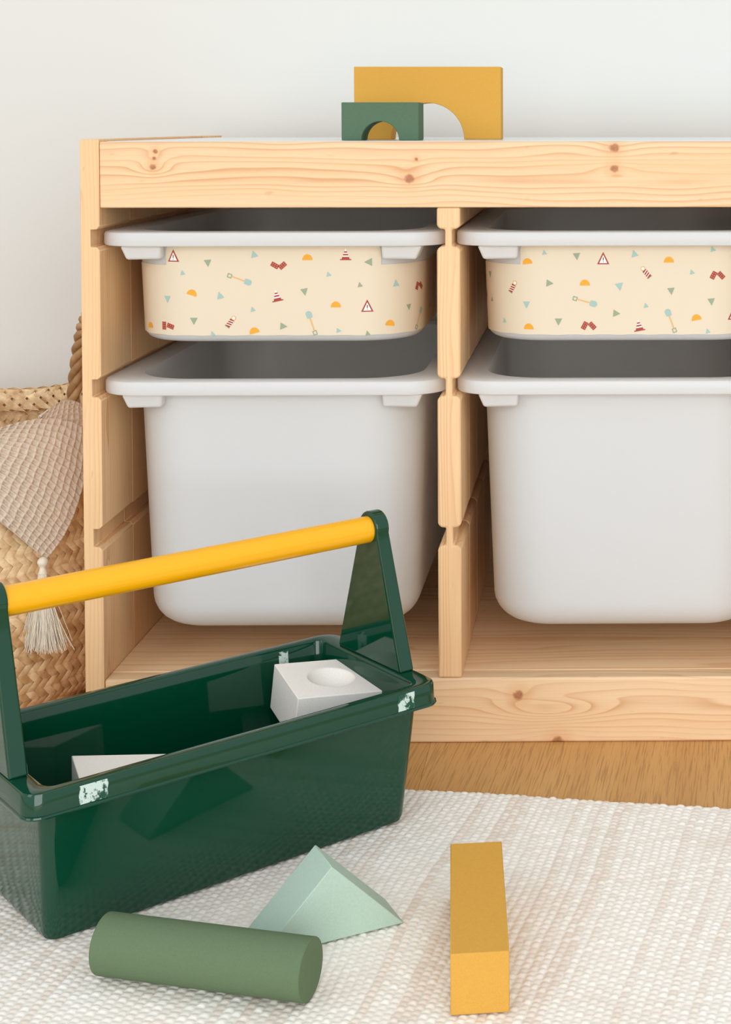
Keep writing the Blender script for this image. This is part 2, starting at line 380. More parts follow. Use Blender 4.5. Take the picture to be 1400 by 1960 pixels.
def surf(bx, ztop, H, off):
    """front skin of a bin as (s, z) -> xyz; s = arc length from the middle of the front, + to the right"""
    def fn(s, z):
        a, b, r = body_dims(z, ztop, H); sg = 1 if s >= 0 else -1; s = abs(s); fl_ = a - r
        if s <= fl_: x, y, nx, ny = s, -b, 0, -1
        elif s <= fl_ + r * math.pi / 2:
            q = (s - fl_) / r; x = fl_ + r * math.sin(q); y = -b + r - r * math.cos(q); nx, ny = math.sin(q), -math.cos(q)
        else:
            x = a; y = -b + r + (s - fl_ - r * math.pi / 2); nx, ny = 1, 0
        return (bx + sg * (x + nx * off), BY + y + ny * off, z)
    return fn
def rot2(P, a):
    c, s = math.cos(a), math.sin(a); return [(x * c - y * s, x * s + y * c) for x, y in P]
def motif(kind, ang, k):
    """list of (material index, polygon, layer) in cm"""
    R_, Wh, Or, Sg, Bl, Sa, Br = range(7); out = []
    if kind == 'g' or kind == 'b':
        T3 = [(0.34 * k * math.cos(math.radians(a)), 0.34 * k * math.sin(math.radians(a))) for a in (90, 215, 325)]
        out.append((Sg if kind == 'g' else Bl, T3, 0))
    elif kind == 'h':
        out.append((Or, [(0.38 * math.cos(math.pi * i / 12), 0.44 * math.sin(math.pi * i / 12) - 0.18) for i in range(13)], 0))
    elif kind == 'w':
        out.append((R_, [(-0.46, -0.42), (0.46, -0.42), (0, 0.52)], 0)); out.append((Wh, [(-0.30, -0.33), (0.30, -0.33), (0, 0.30)], 1))
        out.append((Br, [(-0.03, -0.14), (0.03, -0.14), (0.04, 0.10), (-0.04, 0.10)], 2)); out.append((Br, [(-0.03, -0.26), (0.03, -0.26), (0.03, -0.20), (-0.03, -0.20)], 2))
    elif kind == 'c':
        wd = lambda y: 0.30 * (0.42 - y) / 0.84 + 0.03
        ys = [-0.34, -0.17, -0.07, 0.05, 0.14, 0.25, 0.44]
        for i in range(6):
            a, b = ys[i], ys[i + 1]; out.append((R_ if i % 2 == 0 else Wh, [(-wd(a), a), (wd(a), a), (wd(b), b), (-wd(b), b)], 0))
        out.append((R_, [(-0.42, -0.42), (0.42, -0.42), (0.42, -0.34), (-0.42, -0.34)], 0))
    elif kind == 'k':
        for (cx, cy, a) in ((-0.28, 0.0, ang), (0.30, -0.02, ang + 1.25)):
            q = rot2([(-0.3, -0.18), (0.3, -0.18), (0.3, 0.18), (-0.3, 0.18)], a); out.append((R_, [(x + cx, y + cy) for x, y in q], 0))
            for dx in (-0.18, 0, 0.18):
                for dy in (-0.08, 0.08):
                    q = rot2([(dx - .025, dy - .025), (dx + .025, dy - .025), (dx + .025, dy + .025), (dx - .025, dy + .025)], a); out.append((Sa, [(x + cx, y + cy) for x, y in q], 1))
        return out
    elif kind == 't':
        out.append((R_, [(-0.17, -0.45), (0.17, -0.45), (0.17, 0.2), (-0.17, 0.2)], 0)); out.append((Sg, [(-0.2, -0.5), (0.2, -0.5), (0.2, -0.44), (-0.2, -0.44)], 0))
        for y in (-0.32, -0.14, 0.04): out.append((Wh, [(-0.17, y - 0.06), (0.17, y + 0.05), (0.17, y + 0.11), (-0.17, y + 0.0)], 1))
        out.append((Or, [(0.17 * math.cos(math.pi * i / 8), 0.17 * math.sin(math.pi * i / 8) + 0.36) for i in range(16)], 0))
        out.append((Wh, [(0.12 * math.cos(math.pi * i / 8), 0.12 * math.sin(math.pi * i / 8) + 0.36) for i in range(16)], 1))
    elif kind == 's':    # shovel, blade at +y
        L = 0.95
        out.append((Sa, [(-0.045, -0.6), (0.045, -0.6), (0.045, 0.5), (-0.045, 0.5)], 0))
        out.append((Bl, [(-0.2, 0.42), (0.2, 0.42)] + [(0.22 * math.cos(math.pi * i / 8), 0.75 + 0.2 * math.sin(math.pi * i / 8)) for i in range(9)], 1))
        for q in ([(-0.16, -0.66), (0.16, -0.66), (0.16, -0.6), (-0.16, -0.6)], [(-0.16, -0.94), (0.16, -0.94), (0.16, -0.88), (-0.16, -0.88)], [(-0.16, -0.9), (-0.1, -0.9), (-0.1, -0.64), (-0.16, -0.64)], [(0.1, -0.9), (0.16, -0.9), (0.16, -0.64), (0.1, -0.64)]):
            out.append((Sg, q, 1))
    return [(m, rot2(P, ang), l) for m, P, l in out]
def make_sticker(t, bx, ztop, H, motifs, zoom):
    zlo = ztop - H + 0.62; zhi = ztop - 1.24; zc = ztop - 2.95; sx0, sx1 = -9.35, 9.35; rc = 0.45
    S = surf(bx, ztop, H, 0.05); smax = 24.0; V = []; Fc = []
    ss = sorted(set([round(x, 4) for x in np.linspace(-smax, smax, 121)] + [sx0 + rc * (1 - math.cos(a)) for a in np.linspace(0, math.pi / 2, 6)] + [sx1 - rc * (1 - math.cos(a)) for a in np.linspace(0, math.pi / 2, 6)] + [sx0 - .001, sx1 + .001]))
    def top(s):
        if s < sx0 or s > sx1: return zc
        d = min(s - sx0, sx1 - s)
        return zhi if d >= rc else zhi - rc + math.sqrt(max(0, rc * rc - (rc - d) ** 2))
    rows = 6
    for s in ss:
        zt_ = top(s)
        for i in range(rows + 1): V.append(S(s, zlo + 0.02 * math.sin(s * 2.3) * (i == 0) + (zt_ - zlo) * i / rows))
    for a in range(len(ss) - 1):
        for i in range(rows):
            p = a * (rows + 1) + i; Fc.append((p, p + rows + 1, p + rows + 2, p + 1))
    st = part('sticker', V, Fc, M_sticker, t, smooth=60, fix=False); st['label'] = 'cream sticker printed with small building-site motifs'
    # motif pixel -> (s, z) on the skin
    gs = np.linspace(-19, 19, 381); gz = np.linspace(zlo, zhi, 60)
    G = np.array([[S(s, z) for z in gz] for s in gs]); PX = project(G)
    nm = dict(g='triangle_print', b='triangle_print', h='helmet_print', w='warning_sign_print', c='traffic_cone_print', k='brick_print', t='striped_barrier_print', s='shovel_print')
    for (zx, zy, kind, ang, k) in motifs:
        u, w = zoom(zx, zy); d = (PX[..., 0] - u) ** 2 + (PX[..., 1] - w) ** 2
        i, j = np.unravel_index(np.argmin(d), d.shape); V = []; Fc = []; MI = []; used = []
        for m, P, l in motif(kind, math.radians(ang), k):
            SS = surf(bx, ztop, H, 0.078 + 0.01 * l); b0 = len(V)
            if m not in used: used.append(m)
            for x, y in P: V.append(SS(gs[i] + 1.15 * x, min(gz[j] + 1.15 * y, zhi - 0.01)))
            Fc.append(tuple(range(b0, len(V)))); MI.append(used.index(m))
        pr = part(nm[kind], V, Fc, [M_print[m] for m in used], None, fix=False)
        pr.data.polygons.foreach_set('material_index', MI)
        pr.parent = st; pr.data.transform(Matrix.Translation(-Vector(t.location)))
    return st
MOT1 = [(351, 212, 'w', 0, 1), (1060, 397, 'w', 0, 1), (981, 205, 'c', 0, 1), (727, 356, 'c', 12, 1), (735, 247, 'k', -30, 1), (327, 467, 'k', 90, 1), (1250, 317, 'k', 65, 1),
        (590, 297, 's', -110, 1), (856, 458, 's', 18, 1), (1250, 440, 's', -30, 1),
        (840, 217, 'h', 0, 1), (419, 347, 'h', -18, 1), (946, 392, 'h', 0, 1), (645, 484, 'h', 15, 1), (1147, 457, 'h', -8, 1), (265, 466, 'h', 0, 1), (1296, 390, 'h', 0, 1),
        (268, 288, 't', 20, 1), (560, 450, 't', -38, 1),
        (475, 235, 'g', 185, 1), (832, 338, 'g', 190, 1), (425, 447, 'g', 180, 1), (750, 468, 'g', -95, 1), (1068, 234, 'g', 90, 1.1), (1033, 316, 'g', 10, .7), (1213, 395, 'g', 185, .9), (1063, 495, 'g', 10, .7), (249, 383, 'g', 180, .7), (1290, 286, 'g', 0, .7),
        (645, 207, 'b', 15, 1), (381, 272, 'b', 10, .7), (329, 366, 'b', 180, 1), (520, 360, 'b', 15, 1), (919, 276, 'b', 15, .7), (640, 408, 'b', 15, .7), (492, 500, 'b', 15, .7), (956, 486, 'b', -95, .7), (1168, 312, 'b', 5, 1)]
MOT2 = [(489, 283, 'h', 8, 1), (747, 377, 'h', 0, 1), (1120, 275, 'h', 0, 1), (1244, 531, 'h', 12, 1), (497, 575, 'h', 0, 1), (425, 392, 't', -32, 1), (1022, 332, 't', 38, 1),
        (829, 268, 'w', 0, 1), (1410, 517, 'w', 0, 1), (765, 570, 'k', 62, 1), (1337, 340, 'k', 62, 1), (288, 420, 'k', 60, 1), (987, 570, 'c', 10, 1), (308, 558, 'c', 0, 1),
        (745, 462, 's', -106, 1), (1131, 545, 's', 20, 1),
        (325, 335, 'g', 180, 1), (709, 255, 'g', 185, 1), (587, 378, 'g', -95, 1), (630, 549, 'g', 180, 1), (884, 514, 'g', -95, 1), (1130, 411, 'g', 185, 1), (1310, 455, 'g', 185, 1), (333, 453, 'g', 0, .7),
        (566, 241, 'b', 10, .7), (969, 249, 'b', 15, 1), (903, 391, 'b', 190, 1.1), (487, 474, 'b', 180, 1), (1019, 477, 'b', 15, .7), (1224, 332, 'b', 15, .7), (1297, 594, 'b', 15, .7), (389, 546, 'b', 10, .7), (1319, 229, 'b', 15, .8)]
C1, C2 = (T + DL) / 2, (DR + DL2) / 2
H1, H2 = 9.7, 22.5; Z1, Z2 = 44.16, 31.34
b1 = make_bin(C1, Z1, H1, 'shallow white bin with cream sticker in the left column beside the frame side', 'shallow bins with printed stickers')
b2 = make_bin(C2, Z1, H1, 'shallow white bin with cream sticker right of the divider, cut by the photo edge', 'shallow bins with printed stickers')
make_bin(C1, Z2, H2, 'deep plain white bin in the left column behind the toolbox handle', 'deep white bins')
make_bin(C2, Z2, H2, 'deep plain white bin right of the divider, cut by the photo edge', 'deep white bins')
make_sticker(b1, C1, Z1, H1, MOT1, lambda x, y: (150 + x / 1.918, 380 + y / 1.918))
make_sticker(b2, C2, Z1, H1, MOT2, lambda x, y: (800 + x / 2.3333, 380 + y / 2.3333))

# ------------------------------------------------------------------ foam blocks
def arch(name, xc, y0, z0, w, h, r, d, yaw, mat, label):
    n = 28; out = [(w / 2, 0), (w / 2, h), (-w / 2, h), (-w / 2, 0)]
    arcp = [(-r * math.cos(math.pi * i / n), r * math.sin(math.pi * i / n)) for i in range(n + 1)]
    prof = out[:4] + arcp
    m = len(prof); c, s = math.cos(yaw), math.sin(yaw)
    # quad strips: outer point matched to each arc point
    def outer(p):
        a = math.atan2(p[1], p[0]); ca, sa = math.cos(a), math.sin(a)
        t = min((w / 2) / abs(ca) if abs(ca) > 1e-6 else 1e9, h / sa if sa > 1e-6 else 1e9); return (ca * t, sa * t)
    ang = [math.pi * i / n for i in range(n + 1)] + [math.atan2(h, w / 2), math.pi - math.atan2(h, w / 2)]
    ang = sorted(set(ang)); I = [(r * math.cos(a), r * math.sin(a)) for a in ang]; O = [outer((math.cos(a), max(0, math.sin(a)))) for a in ang]
    k = len(ang); V = []
    for yy in (0, d):
        for P in (I, O):
            for (x, z) in P: V.append((xc + c * x - s * yy, y0 + s * x + c * yy, z0 + max(z, 0)))
    Fc = []
    for i in range(k - 1):
        Fc += [(i, i + 1, k + i + 1, k + i), (2 * k + i, 3 * k + i, 3 * k + i + 1, 2 * k + i + 1), (i, 2 * k + i, 2 * k + i + 1, i + 1), (k + i, k + i + 1, 3 * k + i + 1, 3 * k + i)]
    Fc += [(0, k, 3 * k, 2 * k), (k - 1, 3 * k - 1, 4 * k - 1, 2 * k - 1)]
    base = np.array([xc, y0, z0])
    me = mesh(name, [np.array(q) - base for q in V], Fc)
    bm = bmesh.new(); bm.from_mesh(me); bmesh.ops.recalc_face_normals(bm, faces=bm.faces[:]); bm.to_mesh(me); bm.free()
    o = link(name, me, mat, smooth=30); o.location = tuple(base * CM)
    md = o.modifiers.new('bevel', 'BEVEL'); md.width = 0.06 * CM; md.segments = 2; md.limit_method = 'ANGLE'; md.angle_limit = math.radians(45)
    return tag(o, label, 'block', 'soft foam building blocks')
arch('arch_block', 24.42, 8.0, 51.94, 6.97, 3.42, 1.70, 3.5, -0.02, M_arch, 'small dark green foam arch block in front of the mustard arch on the frame')
arch('arch_block', 27.85, 16.0, 51.94, 13.98, 6.92, 3.47, 3.4, 0.0, M_yel, 'large mustard yellow foam arch block standing on top of the frame')
ZR = 0.7
def solid(name, verts, faces, mat, label, bevel=(0.07, 2), base=None, cat='block'):
    P = np.array(verts, float); b = np.array([P[:, 0].mean(), P[:, 1].mean(), P[:, 2].min()])
    me = mesh(name, P - b, faces); bm = bmesh.new(); bm.from_mesh(me); bmesh.ops.recalc_face_normals(bm, faces=bm.faces[:]); bm.to_mesh(me); bm.free()
    o = link(name, me, mat, smooth=35); o.location = tuple(b * CM)
    if bevel:
        md = o.modifiers.new('bevel', 'BEVEL'); md.width = bevel[0] * CM; md.segments = bevel[1]; md.limit_method = 'ANGLE'; md.angle_limit = math.radians(40)
    return tag(o, label, cat, 'soft foam building blocks')
# long cuboid
def oriented(cx, cy, th, pts):
    c, s = math.cos(th), math.sin(th); return [(cx + c * x - s * y, cy + s * x + c * y, z) for x, y, z in pts]
v, f = box(-1.744, 1.744, -7.24, 7.24, ZR, ZR + 3.69)
solid('cuboid_block', oriented(36.433, -35.658, 0.093, v), f, M_yel, 'long mustard yellow foam block lying end-on on the rug')
w, h, d = 9.785, 4.854, 3.626
v = [(-w / 2, -d / 2, ZR), (w / 2, -d / 2, ZR), (0, -d / 2, ZR + h), (-w / 2, d / 2, ZR), (w / 2, d / 2, ZR), (0, d / 2, ZR + h)]
f = [(0, 1, 2), (5, 4, 3), (0, 3, 4, 1), (1, 4, 5, 2), (2, 5, 3, 0)]
solid('triangle_block', oriented(26.112, -32.738, 0.478, v), f, M_mint, 'pale mint foam triangle block on the rug behind the green cylinder')
R_, L_ = 1.825, 13.8; n = 48
v = [(x, R_ * math.cos(2 * math.pi * i / n), ZR + R_ + R_ * math.sin(2 * math.pi * i / n)) for x in (-L_ / 2, L_ / 2) for i in range(n)]
f = [tuple(range(n)), tuple(range(2 * n - 1, n - 1, -1))] + [(i, (i + 1) % n, n + (i + 1) % n, n + i) for i in range(n)]
solid('cylinder_block', oriented(20.107, -39.527, -0.24, v), f, M_sage, 'sage green foam cylinder lying on the rug beside the toolbox')

# ------------------------------------------------------------------ toolbox
TX, TY, TH = 15.236, -21.087, 0.709
ct, st_ = math.cos(TH), math.sin(TH)
def TW(l, w_, z): return (TX + ct * l - st_ * w_, TY + st_ * l + ct * w_, z)
tb = thing('toolbox', (TX, TY, ZR), 'dark green plastic toy toolbox with a yellow carrying bar on the rug', 'toolbox')
ZTB = 11.4; HRIM = 1.67
def tl(hx, hy, r, z): return [TW(x, y, z) for x, y in rr(hx, hy, r, 8, 6)]
bl, bw, l2, w2 = 13.77, 6.06, 14.35, 6.95
def lerp(a, b, t): return a + (b - a) * t
loops = [tl(bl - 0.55, bw - 0.55, 0.5, ZR), tl(bl - 0.16, bw - 0.16, 0.8, ZR + 0.12), tl(bl, bw, 0.95, ZR + 0.5)]
for i in range(1, 6): t = i / 5; loops.append(tl(lerp(bl, l2, t), lerp(bw, w2, t), lerp(0.95, 0.9, t), lerp(ZR + 0.5, ZTB - HRIM - 0.02, t)))
ro = 1.25
loops += [tl(15.5, 7.72, ro, ZTB - HRIM), tl(15.72, 7.94, ro, ZTB - HRIM), tl(15.76, 7.98, ro, ZTB - HRIM + 0.10), tl(15.74, 7.94, ro, ZTB - HRIM + 0.20), tl(15.66, 7.86, ro, ZTB - HRIM + 0.24),
          tl(15.60, 7.80, ro, ZTB - 0.20), tl(15.54, 7.74, ro, ZTB - 0.06), tl(15.40, 7.60, ro, ZTB), tl(14.2, 7.05, 0.8, ZTB - 0.02), tl(14.06, 6.92, 0.75, ZTB - 0.10), tl(13.98, 6.84, 0.7, ZTB - 0.30)]
for i in range(1, 6): t = i / 5; loops.append(tl(lerp(13.98, 13.45, t), lerp(6.84, 5.8, t), 0.7, lerp(ZTB - 0.3, ZR + 0.6, t)))
loops.append(tl(13.0, 5.4, 0.5, ZR + 0.32))
v, f = loft(loops, True, True); part('box_body', v, f, M_green, tb, smooth=38)
# end posts
def post(sg):
    prof = []; rt = 1.32; zc = 21.75; hb = 4.5
    a0 = math.radians(-8)
    N = 14
    pr = [(-hb, ZTB - 0.02)] + [(-rt * math.cos(math.radians(-14) + (math.pi + math.radians(28)) * i / N), zc + rt * math.sin(math.radians(-14) + (math.pi + math.radians(28)) * i / N)) for i in range(N + 1)] + [(hb, ZTB - 0.02)]
    m = len(pr); li, lo = 14.22, 15.52
    V = []
    for l in (li, lo):
        for (w_, z) in pr:
            k = (z - ZTB) / (23 - ZTB)
            V.append(TW(sg * (l + (0.0 if l == li else -0.12 * k)), w_, z))
    Fc = [tuple(range(m)), tuple(range(2 * m - 1, m - 1, -1))] + [(i, (i + 1) % m, m + (i + 1) % m, m + i) for i in range(m)]
    part('end_post', V, Fc, M_green, tb, bevel=(0.16, 3))
post(1); post(-1)
v, f = tube([TW(l, 0, 21.66) for l in np.linspace(-14.3, 14.3, 12)], 1.03, 40); part('handle_bar', v, f, M_bar, tb, smooth=40)
# worn sticker residue
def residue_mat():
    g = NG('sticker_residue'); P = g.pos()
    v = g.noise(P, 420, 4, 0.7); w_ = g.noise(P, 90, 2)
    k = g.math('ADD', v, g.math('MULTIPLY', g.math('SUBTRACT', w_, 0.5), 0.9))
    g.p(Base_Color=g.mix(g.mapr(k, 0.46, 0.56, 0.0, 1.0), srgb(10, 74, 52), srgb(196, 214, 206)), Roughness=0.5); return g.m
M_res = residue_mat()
def patch(fn, n=6, m=4):
    V = [fn(i / n, j / m) for i in range(n + 1) for j in range(m + 1)]
    Fc = [(i * (m + 1) + j, (i + 1) * (m + 1) + j, (i + 1) * (m + 1) + j + 1, i * (m + 1) + j + 1) for i in range(n) for j in range(m)]
    part('sticker_residue', V, Fc, M_res, tb, fix=False)
def rimface(z): return 7.86 + (7.80 - 7.86) * (z - (ZTB - HRIM + 0.24)) / (HRIM - 0.44) + 0.015
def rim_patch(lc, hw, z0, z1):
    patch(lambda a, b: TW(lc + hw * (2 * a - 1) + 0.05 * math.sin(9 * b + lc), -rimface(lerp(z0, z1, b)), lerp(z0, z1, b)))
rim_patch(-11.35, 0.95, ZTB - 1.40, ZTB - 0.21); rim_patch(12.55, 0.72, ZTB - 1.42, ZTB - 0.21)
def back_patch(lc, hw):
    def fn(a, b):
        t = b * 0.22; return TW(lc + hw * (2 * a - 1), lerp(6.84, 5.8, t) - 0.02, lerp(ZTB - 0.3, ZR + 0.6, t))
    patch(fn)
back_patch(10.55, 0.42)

# blocks in the toolbox
P0 = np.array([21.09, -16.784, 6.629]); MR = rot3(0.086, 0.080, 0.465); a_, b_, c_ = 7.23, 6.729, 3.547
def dimple_block():
    # top face with a spherical dimple: polar rings out to the square border
    Rd = 1.85; depth = 0.95; n = 48; V = []; Fc = []
    cx, cy = a_ / 2, b_ / 2; Rs = (Rd ** 2 + depth ** 2) / (2 * depth)
    V.append((cx, cy, c_ - depth)); K = 8
    for k in range(1, K + 1):
        r = Rd * k / K; z = c_ - (math.sqrt(Rs * Rs - r * r) - (Rs - depth))
        for i in range(n): V.append((cx + r * math.cos(2 * math.pi * i / n), cy + r * math.sin(2 * math.pi * i / n), z))
    for i in range(n):                                    # softened lip
        V.append((cx + (Rd + 0.12) * math.cos(2 * math.pi * i / n), cy + (Rd + 0.12) * math.sin(2 * math.pi * i / n), c_))
    sq = []
    for i in range(n):
        a = 2 * math.pi * i / n + 0; ca, sa = math.cos(a), math.sin(a)
        t = min(cx / abs(ca) if abs(ca) > 1e-6 else 1e9, cy / abs(sa) if abs(sa) > 1e-6 else 1e9); sq.append([cx + ca * t, cy + sa * t])
    for (qx, qy) in ((0, 0), (a_, 0), (a_, b_), (0, b_)):  # snap nearest to the true corners
        j = min(range(n), key=lambda i: (sq[i][0] - qx) ** 2 + (sq[i][1] - qy) ** 2); sq[j] = [qx, qy]
    for q in sq: V.append((q[0], q[1], c_))
    for q in sq: V.append((q[0], q[1], 0))
    for i in range(n): Fc.append((0, 1 + i, 1 + (i + 1) % n))
    for k in range(K + 2):
        A = 1 + k * n; B2 = 1 + (k + 1) * n
        for i in range(n): Fc.append((A + i, A + (i + 1) % n, B2 + (i + 1) % n, B2 + i))
    Fc.append(tuple(1 + (K + 2) * n + i for i in range(n)))
    return [P0 + MR @ np.array(q) for q in V], Fc
v, f = dimple_block(); solid('dimpled_block', v, f, M_white, 'off-white foam block with a round dimple lying in the green toolbox', bevel=(0.06, 2))
tri = [(6.27, -22.36), (13.3, -22.1), (9.2, -28.7)]
v = [(x, y, z) for z in (1.03, 8.1) for x, y in tri]; f = [(0, 1, 2), (5, 4, 3), (0, 3, 4, 1), (1, 4, 5, 2), (2, 5, 3, 0)]
solid('triangle_block', v, f, M_white, 'off-white foam triangle block standing at the left end inside the toolbox')
low = (P0 + MR @ np.array([a_ / 2, b_ / 2, 0]))
zs = min((P0 + MR @ np.array([x, y, 0]))[2] for x in (2.0, 5.6) for y in (1.6, 5.2))
v, f = box(-1.75, 1.75, -1.75, 1.75, 1.03, zs - 0.02)
solid('support_block', oriented(low[0], low[1], 0.5, v), f, M_white, 'plain off-white foam block under the dimpled block inside the toolbox')

# ------------------------------------------------------------------ rug
def make_rug():
    A = np.array([29.504, -10.532]); e1 = np.array([0.98803, -0.15428]); e2 = np.array([-0.15428, -0.98803])
    def axis(segs):
        return np.concatenate([np.arange(a, b, st) for a, b, st in segs])
    s = axis([(-110, -44, 0.5), (-44, 34, 0.105), (34, 95.01, 0.5)]); t = axis([(0, 42, 0.105), (42, 110.01, 0.5)])
    S, Tt = np.meshgrid(s, t, indexing='ij')
    r = np.random.default_rng(3)
    def vn(x, y, seed):
        g = np.random.default_rng(seed).random((64, 64)); xi = np.floor(x).astype(int); yi = np.floor(y).astype(int); fx = x - xi; fy = y - yi
        fx = fx * fx * (3 - 2 * fx); fy = fy * fy * (3 - 2 * fy)
        q = lambda a, b: g[a % 64, b % 64]
        return (q(xi, yi) * (1 - fx) + q(xi + 1, yi) * fx) * (1 - fy) + (q(xi, yi + 1) * (1 - fx) + q(xi + 1, yi + 1) * fx) * fy
    # the weave drifts and skews slightly across the rug
    ws = S + 1.6 * (vn(S / 16, Tt / 16, 1) - 0.5) + 0.10 * (vn(S / 1.3, Tt / 1.3, 2) - 0.5) + 0.0035 * (Tt - 10) * (S + 6)
    wt = Tt + 1.3 * (vn(S / 14, Tt / 14, 4) - 0.5) + 0.14 * (vn(S / 1.1, Tt / 1.1, 5) - 0.5)
    p, q = 0.60, 0.56
    ci = np.floor(ws / p); fx = ws / p - ci - 0.5
    vv = wt / q + 0.5 * (ci % 2); ri = np.floor(vv); fy = vv - ri - 0.5
    H = np.random.default_rng(9).random((257, 263)); rnd = H[(ci.astype(int)) % 257, (ri.astype(int)) % 263]
    bump = np.clip(1 - (2 * np.abs(fx)) ** 2.4, 0, 1) ** 0.6 * np.clip(1 - (2 * np.abs(fy)) ** 2.2, 0, 1) ** 0.6
    fine = 0.62 + 0.14 * bump * 0 + (0.03 + 0.13 * bump * (0.65 + 0.6 * rnd))
    wave = 0.10 * (vn(S / 9, Tt / 9, 11) - 0.5)
    Z = 0.50 + (fine - 0.62) + wave * np.clip(Tt / 4, 0, 1)
    edge = np.minimum(Tt, 0.5) / 0.5
    Z = Z * np.sqrt(np.clip(edge * 1.0 + 0.12, 0, 1))
    # scalloped selvedge
    off = np.where(Tt < 0.9, (1 - Tt / 0.9) * 0.22 * np.abs(np.sin(np.pi * ws / (p * 2.2))), 0) - 0.25 * (vn(S / 7, S * 0, 21) - 0.5)
    Tq = Tt - off
    X = A[0] + S * e1[0] + Tq * e2[0]; Y = A[1] + S * e1[1] + Tq * e2[1]
    n, m = S.shape
    co = np.stack([X, Y, Z], -1).reshape(-1, 3)
    # skirt down to the floor all round
    ring = np.concatenate([np.arange(n) * m, (n - 1) * m + np.arange(1, m), (np.arange(n - 2, -1, -1)) * m + m - 1, np.arange(m - 2, 0, -1)])
    low = co[ring].copy(); low[:, 2] = 0.01
    base = np.array([A[0], A[1], 0.0])
    allco = (np.concatenate([co, low]) - base) * CM
    i, j = np.meshgrid(np.arange(n - 1), np.arange(m - 1), indexing='ij'); a = (i * m + j).ravel()
    quads = np.stack([a, a + 1, a + m + 1, a + m], -1)
    k = np.arange(len(ring)); k2 = (k + 1) % len(ring)
    sk = np.stack([ring[k], n * m + k, n * m + k2, ring[k2]], -1)
    Q = np.concatenate([quads, sk]).astype(np.int32)
    me = bpy.data.meshes.new('rug'); me.vertices.add(len(allco)); me.vertices.foreach_set('co', allco.ravel())
    me.loops.add(Q.size); me.loops.foreach_set('vertex_index', Q.ravel()); me.polygons.add(len(Q))
    me.polygons.foreach_set('loop_start', np.arange(0, Q.size, 4, dtype=np.int32)); me.update(calc_edges=True); me.validate()
    at = me.attributes.new('tuft', 'FLOAT', 'POINT'); at.data.foreach_set('value', np.concatenate([rnd.ravel(), np.zeros(len(ring))]).astype(np.float32))
    at = me.attributes.new('row', 'FLOAT', 'POINT'); rw = np.random.default_rng(5).random(512)[ci.astype(int).ravel() % 512]
    at.data.foreach_set('value', np.concatenate([rw, np.zeros(len(ring))]).astype(np.float32))
    g_ = NG('white_cotton_rug'); P = g_.pos()
    a1 = g_.n('ShaderNodeAttribute', attribute_name='tuft').outputs['Fac']; a2 = g_.n('ShaderNodeAttribute', attribute_name='row').outputs['Fac']
    c = g_.mix(g_.mapr(a2, 0.55, 0.95, 0.0, 0.7), srgb(240, 234, 224), srgb(226, 208, 192))
    c = g_.mix(g_.math('MULTIPLY', a1, 0.35), c, srgb(250, 248, 242))
    c = g_.mix(g_.mapr(g_.noise(P, 14, 2), 0.5, 0.75, 0.0, 0.35), c, srgb(230, 214, 198))
    g_.p(Base_Color=c, Roughness=0.95, Specular_IOR_Level=0.1); g_.bump(g_.noise(P, 1400, 2), 0.3, 0.0006)
    o = link('rug', me, g_.m, smooth=180); o.location = tuple(base * CM)
    tag(o, 'white chunky woven cotton rug under the toolbox and blocks', 'rug')
make_rug()

# ------------------------------------------------------------------ basket
BC = np.array([-20.6, 17.0]); 
ZP = np.array([0.0, 1.2, 3.5, 7.0, 11.0, 15.0, 19.0, 22.0, 25.3]); RP = np.array([16.8, 17.9, 18.6, 19.0, 19.0, 18.5, 17.5, 16.6, 16.0])
def smooth_interp(x, xp, fp):
    # monotone-ish cubic through the points
    x = np.asarray(x, float); m = np.gradient(fp, xp); k = np.clip(np.searchsorted(xp, x) - 1, 0, len(xp) - 2)
    h = xp[k + 1] - xp[k]; t = np.clip((x - xp[k]) / h, 0, 1)
    return (2 * t ** 3 - 3 * t ** 2 + 1) * fp[k] + (t ** 3 - 2 * t ** 2 + t) * h * m[k] + (-2 * t ** 3 + 3 * t ** 2) * fp[k + 1] + (t ** 3 - t ** 2) * h * m[k + 1]
def rimlift(th): return 1.3 * np.exp(-((th - 0.75) / 0.42) ** 2) + 0.25 * np.sin(3 * th + 1)
basket = thing('basket', (BC[0], BC[1], 0), 'woven seagrass belly basket on the floor left of the pine frame', 'basket')
def straw(name, c1, c2):
    g_ = NG(name); P = g_.pos(); oi = g_.n('ShaderNodeObjectInfo').outputs['Random']
    n1 = g_.mapr(g_.noise(P, 110, 1), 0.32, 0.68, 0.0, 1.0); n2 = g_.noise(P, 500, 2)
    c = g_.mix(g_.math('ADD', g_.math('MULTIPLY', oi, 0.5), g_.math('MULTIPLY', n1, 0.5)), srgb(*c1), srgb(*c2))
    c = g_.mix(g_.mapr(n2, 0.5, 0.75, 0.0, 0.3), c, srgb(168, 122, 76))
    g_.p(Base_Color=c, Roughness=0.6, Specular_IOR_Level=0.3); g_.bump(n2, 0.2, 0.0006); return g_.m
M_straw = straw('seagrass_strip', (186, 140, 88), (250, 222, 178)); M_rope = straw('seagrass_rope', (150, 112, 74), (196, 156, 110))
ts = np.linspace(0, 1, 121); zt = ts * 25.3; rt_ = smooth_interp(zt, ZP, RP)
arc = np.concatenate([[0], np.cumsum(np.hypot(np.diff(zt), np.diff(rt_)))])
NS = 132; dth = 2 * math.pi / NS; wid = 0.66
dphi_dt = np.concatenate([[0], np.cumsum(np.diff(arc) / (0.5 * (rt_[1:] + rt_[:-1])))])     # 45 degree lay
